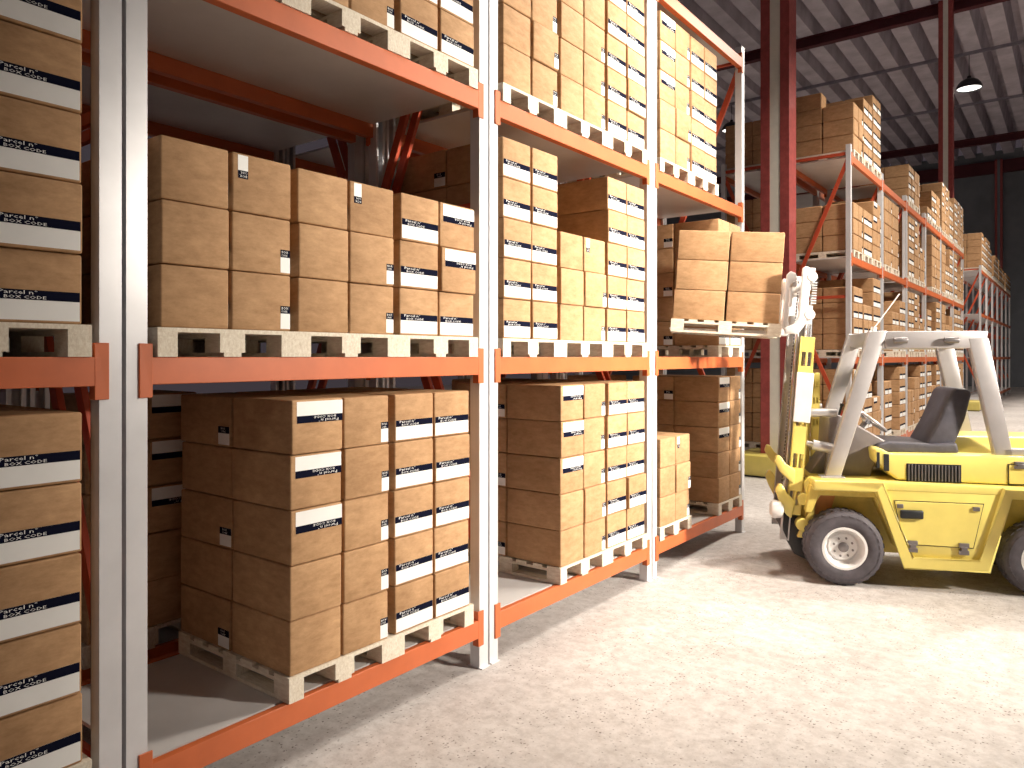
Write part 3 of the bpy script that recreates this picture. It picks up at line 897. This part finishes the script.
ht = MB().box(-1.52, -2.10, -0.106, -0.122, 1.085, 1.27); ht.build('rear_hatch', M['yellow'], ubo, 0.004)
MB().box(-1.512, -2.108, -0.114, -0.122, 1.077, 1.278).build('hatch_gasket', M['black'], ubo)
MB().box(-1.56, -1.66, -0.085, -0.12, 1.235, 1.262).box(-1.565, -1.655, -0.09, -0.12, 1.27, 1.305).box(-1.58, -1.64, -0.08, -0.12, 1.25, 1.285).build('hatch_latch', M['steel'], ubo, 0.005)

# seat
ct = MB().prism([(-0.34, 1.36), (-0.38, 1.425), (-0.50, 1.455), (-0.90, 1.44), (-1.12, 1.46), (-1.14, 1.345), (-0.60, 1.335), (-0.42, 1.335)], sh, 0.28, 0.98)
ct.build('seat_cushion', M['seat'], FK, 0.03, seg=4)
bk = MB().prism([(-0.84, 1.43), (-0.96, 1.66), (-1.085, 1.975), (-1.12, 2.01), (-1.235, 2.005), (-1.27, 1.965), (-1.21, 1.70), (-1.12, 1.46), (-1.10, 1.40), (-0.90, 1.40)], sh, 0.33, 0.93)
bk.build('seat_backrest', M['seat'], FK, 0.03, seg=4)

# overhead guard
def guard(w0, w1):
    g = MB()
    g.prism([(-0.275, 2.60), (-0.44, 2.60), (-0.44, 2.58), (0.005, 1.06), (0.155, 1.06)], sh, w0, w1)
    g.build('front_pillar', M['guard'], FK, 0.012)
    g = MB().prism([(-1.19, 2.52), (-1.43, 1.36), (-1.43, 1.32), (-1.60, 1.32), (-1.375, 2.52)], sh, w0, w1)
    g.build('rear_pillar', M['guard'], FK, 0.012)
    g = MB().prism([(-0.40, 2.597), (-0.44, 2.415), (-1.21, 2.415), (-1.35, 2.42), (-1.375, 2.59)], sh, w0 + 0.004, w1 - 0.004)
    g.build('roof_rail', M['guard'], FK, 0.012)
    g = MB().box(-1.50, -2.68, -w0, -w1, 1.34, 1.42)
    g.build('rear_foot_rail', M['guard'], FK, 0.010)
    MB().box(0.20, -0.04, -w0 + 0.03, -w1 - 0.03, 1.055, 1.085).build('pillar_foot', M['guard'], FK, 0.005)
guard(0.20, 0.30)
guard(1.20, 1.30)
for s0, s1 in ((-0.29, -0.42), (-1.25, -1.37)):
    MB().box(s0, s1, -0.29, -1.21, 2.44, 2.59).build('roof_crossbar', M['guard'], FK, 0.012)
for s_ in (-0.56, -1.03):
    MB().cyl(L(s_ + 0.065, 0.175, 2.50), L(s_ - 0.065, 0.175, 2.50), 0.032, 16).box(s_ - 0.03, s_ + 0.03, -0.175, -0.21, 2.48, 2.52).build('marker_lamp', M['steel'], FK, 0.004)
MB().cyl(L(-0.32, 0.25, 2.59), L(-0.33, 0.25, 2.64), 0.03, 12).cyl(L(-0.33, 0.25, 2.63), L(-0.57, 0.25, 2.98), 0.006, 8).build('antenna', M['white'], FK)

# cowl and steering
cw = MB().prism([(0.085, 1.68), (0.03, 1.725), (-0.05, 1.70), (-0.50, 1.435), (-0.495, 1.40), (-0.40, 1.27), (-0.345, 1.14), (-0.33, 1.06), (0.12, 1.06)], sh, 0.38, 1.08)
cw.build('dashboard_cowl', M['cowl'], FK, 0.02, seg=3)
MB().prism([(0.26, 1.06), (0.05, 1.38), (0.05, 1.06)], sh, 0.5, 1.05).build('front_cowl', M['cowl'], FK, 0.01)
cs = Vector((-0.375, -0.70, 1.655)); ax = Vector((-0.60, 0, 0.80)).normalized()
u_ = Vector((0.80, 0, 0.60)).normalized(); v_ = Vector((0, 1, 0))
ring = [cs + (u_ * math.cos(a) + v_ * math.sin(a)) * 0.215 for a in [2 * PI * i / 40 for i in range(40)]]
sw = MB().tube(ring, 0.016, 10, closed=True).build('steering_wheel', M['guard'], FK)
sp = MB()
for a in (0.5, 2.6, 4.7):
    e = cs + (u_ * math.cos(a) + v_ * math.sin(a)) * 0.21
    sp.bar(cs - ax * 0.02, e, 0.03, 0.012, ax)
sp.build('spokes', M['steel'], sw, 0.003)
MB().cyl(cs - ax * 0.05, cs + ax * 0.012, 0.05, 20).build('hub', M['chrome'], sw)
MB().cyl(cs - ax * 0.05, cs - ax * 0.22, 0.028, 14).build('steering_column', M['steel'], FK)

# tilt cylinders between pillar and mast
for w_ in (0.32, 1.18):
    MB().cyl(L(0.30, w_, 1.735), L(0.02, w_, 1.745), 0.045, 16).cyl(L(0.40, w_, 1.73), L(0.28, w_, 1.735), 0.025, 12).build('upper_stay', M['guard'], FK)
    MB().cyl(L(0.26, w_, 1.40), L(0.06, w_, 1.36), 0.055, 16).cyl(L(0.42, w_, 1.43), L(0.24, w_, 1.40), 0.028, 12).build('tilt_cylinder', M['guard'], FK)
# lower mounting: yellow bosses and side plates, orange-brown inner plate
for w0 in (0.22, FW - 0.36):
    MB().cyl(L(0.36, w0, 0.83), L(0.36, w0 + 0.14, 0.83), 0.062, 20).cyl(L(0.37, w0, 0.56), L(0.37, w0 + 0.14, 0.56), 0.066, 20).build('mast_pivot', M['yellow'], FK, 0.004)
    MB().prism([(0.36, 1.00), (0.30, 1.065), (0.10, 1.00), (0.16, 0.92), (0.24, 0.80), (0.27, 0.52), (0.33, 0.42), (0.42, 0.42), (0.30, 0.72)], sh, w0 + 0.02, w0 + 0.10).build('mast_bracket', M['yellow'], FK, 0.008)
MB().prism([(0.28, 0.96), (0.02, 0.94), (0.10, 0.66), (0.26, 0.60)], sh, 0.285, 0.30).build('inner_plate', M['rust'], FK)

# mast: outer yellow channels with slots, white plate, inner rails, cylinders, chains (all tilted together)
def chan(w0, w1, s0, s1, h0, h1, slots, sw_, shh, near):
    """flat-faced channel with real slots: built of strips around the openings"""
    m = MB(); inner = near
    ws = w0 if near else w1
    t = 0.014 if near else -0.014
    # face plate facing the camera side, split at the slots
    rows = sorted(slots); z = h0
    for a in rows:
        m.box(s0, s1, -ws, -(ws + t), z, a)
        wm = (s1 - s0)
        for q0, q1 in ((0, 0.14), (0.43, 0.57), (0.86, 1.0)):
            m.box(s0 + wm * q0, s0 + wm * q1, -ws, -(ws + t), a, a + shh)
        z = a + shh
    m.box(s0, s1, -ws, -(ws + t), z, h1)
    m.box(s0, s0 + 0.014, -w0, -w1, h0, h1); m.box(s1 - 0.014, s1, -w0, -w1, h0, h1)
    return m
near_slots = [0.80, 1.20, 1.60, 2.36]
MM = MT
chan(0.25, 0.33, 0.41, 0.55, 0.66, 2.55, [0.76, 1.16, 1.60, 2.24, 2.00], 0, 0.15, True).build('outer_mast_rail', M['yellow'], FK, 0.003, xf=mastx)
chan(1.17, 1.25, 0.41, 0.55, 0.66, 2.55, [0.76, 1.16, 1.60, 2.24, 2.00], 0, 0.15, False).build('outer_mast_rail', M['yellow'], FK, 0.003, xf=mastx)
MB().box(0.395, 0.565, -0.225, -0.25, 1.645, 2.17).build('mast_plate', M['white'], FK, 0.006, xf=mastx)['label'] = 'white cover plate on the yellow mast rail'
for w0 in (0.335, 1.10):
    MB().box(0.565, 0.58, -w0, -(w0 + 0.065), 0.36, 3.14).box(0.49, 0.505, -w0, -(w0 + 0.065), 0.36, 3.14).box(0.49, 0.58, -(w0 + 0.028), -(w0 + 0.04), 0.36, 3.14).build('inner_mast_rail', M['guard'], FK, 0.003, xf=mastx)
for z in (0.70, 1.12, 2.40):
    MB().box(0.415, 0.445, -0.26, -1.24, z, z + 0.12).build('mast_crossmember', M['yellow'], FK, 0.006, xf=mastx)
MB().box(0.48, 0.58, -0.33, -1.17, 3.05, 3.14).build('mast_head', M['white'], FK, 0.008, xf=mastx)
for w_ in (0.62, 0.88):
    cc = MB().cyl((0.43, -w_, 0.45), (0.43, -w_, 2.15), 0.034, 16); co = cc.build('lift_cylinder', M['yellow'], FK, xf=mastx)
    MB().cyl((0.43, -w_, 2.15), (0.49, -w_, 3.06), 0.017, 12).build('piston_rod', M['chrome'], co, xf=mastx)
    chn = MB()
    for i in range(60):
        z = 0.8 + i * 0.04
        chn.box(0.545, 0.560, -(w_ - 0.12), -(w_ - 0.10), z, z + 0.028)
    chn.build('lift_chain', M['steel'], FK, xf=mastx)
# free-standing slotted guide and cylinder behind the mast
gd = MB(); s0, s1 = 0.085, 0.175
z = 1.08
for a in (1.30, 1.55, 1.80, 1.98):
    gd.box(s0, s1, -0.92, -0.934, z, a)
    for q0, q1 in ((0, 0.2), (0.42, 0.58), (0.8, 1.0)): gd.box(s0 + (s1 - s0) * q0, s0 + (s1 - s0) * q1, -0.92, -0.934, a, a + 0.07)
    z = a + 0.07
gd.box(s0, s1, -0.92, -0.934, z, 2.15); gd.box(s0, s0 + 0.012, -0.92, -1.0, 1.08, 2.15); gd.box(s1 - 0.012, s1, -0.92, -1.0, 1.08, 2.15); gd.box(s0, s1, -0.98, -1.0, 1.08, 2.15)
gd.build('slotted_guide', M['yellow'], FK, 0.003)
gc = MB().cyl((0.235, -0.92, 1.06), (0.215, -0.92, 2.12), 0.036, 16).build('hydraulic_cylinder', M['yellow'], FK)
MB().cyl((0.215, -0.92, 2.12), (0.185, -0.92, 2.80), 0.026, 12).cyl((0.185, -0.92, 2.80), (0.175, -0.92, 3.02), 0.010, 10).cyl((0.175, -0.90, 3.02), (0.175, -0.96, 3.03), 0.022, 10).build('piston_rod', M['chrome'], gc)
# front bumper hooks, lamp
for w_ in (0.22, FW - 0.30):
    MB().prism([(0.70, 1.27), (0.715, 1.20), (0.65, 1.10), (0.53, 1.00), (0.50, 0.99), (0.50, 1.14), (0.60, 1.19), (0.66, 1.27)], sh, w_, w_ + 0.08).build('upper_hook', M['yellow'], FK, 0.012, xf=mastx)
    MB().prism([(0.66, 0.97), (0.685, 0.90), (0.64, 0.80), (0.56, 0.66), (0.50, 0.62), (0.47, 0.80), (0.56, 0.88), (0.62, 0.97)], sh, w_, w_ + 0.08).build('lower_hook', M['yellow'], FK, 0.012, xf=mastx)
hl = MB().lathe([(0.0, 0.0), (0.06, 0.005), (0.088, 0.02), (0.098, 0.05), (0.09, 0.11), (0.05, 0.14), (0.0, 0.15)], (0.70, -0.25, 0.71), (-1, 0, 0), 24)
hl.build('headlamp', M['white'], FK)
MB().prism([(0.56, 0.66), (0.55, 0.46), (0.44, 0.22), (0.28, 0.15), (0.20, 0.30), (0.34, 0.60)], sh, 0.34, FW - 0.34).build('belly_plate', M['black'], FK, 0.01)

# carriage and forks (mast frame)
for w_ in (0.565, 0.935):
    f_ = MB()
    f_.box(0.625, 0.665, -(w_ - 0.05), -(w_ + 0.05), 2.565, 3.22)
    f_.prism([(0.625, 2.568), (0.66, 2.560), (1.88, 2.562), (1.90, 2.572), (1.88, 2.582), (0.78, 2.602), (0.665, 2.64), (0.625, 2.66)], sh, w_ - 0.05, w_ + 0.05)
    f_.build('fork', M['white'], FK, 0.006, xf=cargx)
for z in (2.66, 3.08):
    MB().box(0.585, 0.633, -0.32, -1.18, z, z + 0.11).build('carriage_bar', M['white'], FK, 0.01, xf=cargx)
for w_ in (0.29, 1.16):
    sp_ = MB().prism([(0.60, 2.60), (0.69, 2.60), (0.715, 2.66), (0.700, 3.20), (0.665, 3.24), (0.61, 3.22), (0.60, 3.14), (0.655, 3.10), (0.655, 2.70)], sh, w_, w_ + 0.05)
    sp_.build('carriage_side_plate', M['white'], FK, 0.008, xf=cargx)
    bt = MB().tube([(0.65, -(w_ + 0.0), 2.86), (0.645, -(w_ + 0.0), 2.90), (0.655, -(w_), 3.06)], 0.018, 8)
    bt.build('release_lever', M['white'], FK, xf=cargx)
    arm = MB().prism([(0.475, 3.27), (0.515, 3.29), (0.555, 3.27), (0.565, 2.76), (0.60, 2.68), (0.69, 2.63), (0.69, 2.57), (0.56, 2.57), (0.50, 2.66), (0.475, 2.76)], sh, w_ - 0.07, w_ - 0.02)
    arm.build('lift_arm', M['white'], FK, 0.01, xf=cargx)
    for z in (3.18, 2.78):
        rl = MB().lathe([(0.0, -0.035), (0.045, -0.035), (0.055, -0.025), (0.055, 0.025), (0.045, 0.035), (0.0, 0.035)], (0.455, -(w_ - 0.04), z), (0, 1, 0), 24)
        rl.box(0.42, 0.53, -(w_ - 0.02), -(w_ + 0.02), z - 0.10, z + 0.10)
        rl.build('carriage_roller', M['white'], FK, xf=cargx)
    tt = MB()
    for i in range(9):
        tt.box(0.395, 0.44, -(w_ - 0.04), -(w_), 2.90 + i * 0.027, 2.912 + i * 0.027)
    tt.build('ratchet_rack', M['white'], FK, xf=cargx)
# dashboard levers hinted beside the wheel
for i in range(3):
    MB().cyl((-0.12, -(0.95 + i * 0.04), 1.62), (-0.16, -(0.95 + i * 0.04), 1.78), 0.006, 8).cyl((-0.16, -(0.95 + i * 0.04), 1.77), (-0.165, -(0.95 + i * 0.04), 1.80), 0.014, 10).build('control_lever', M['black'], FK)
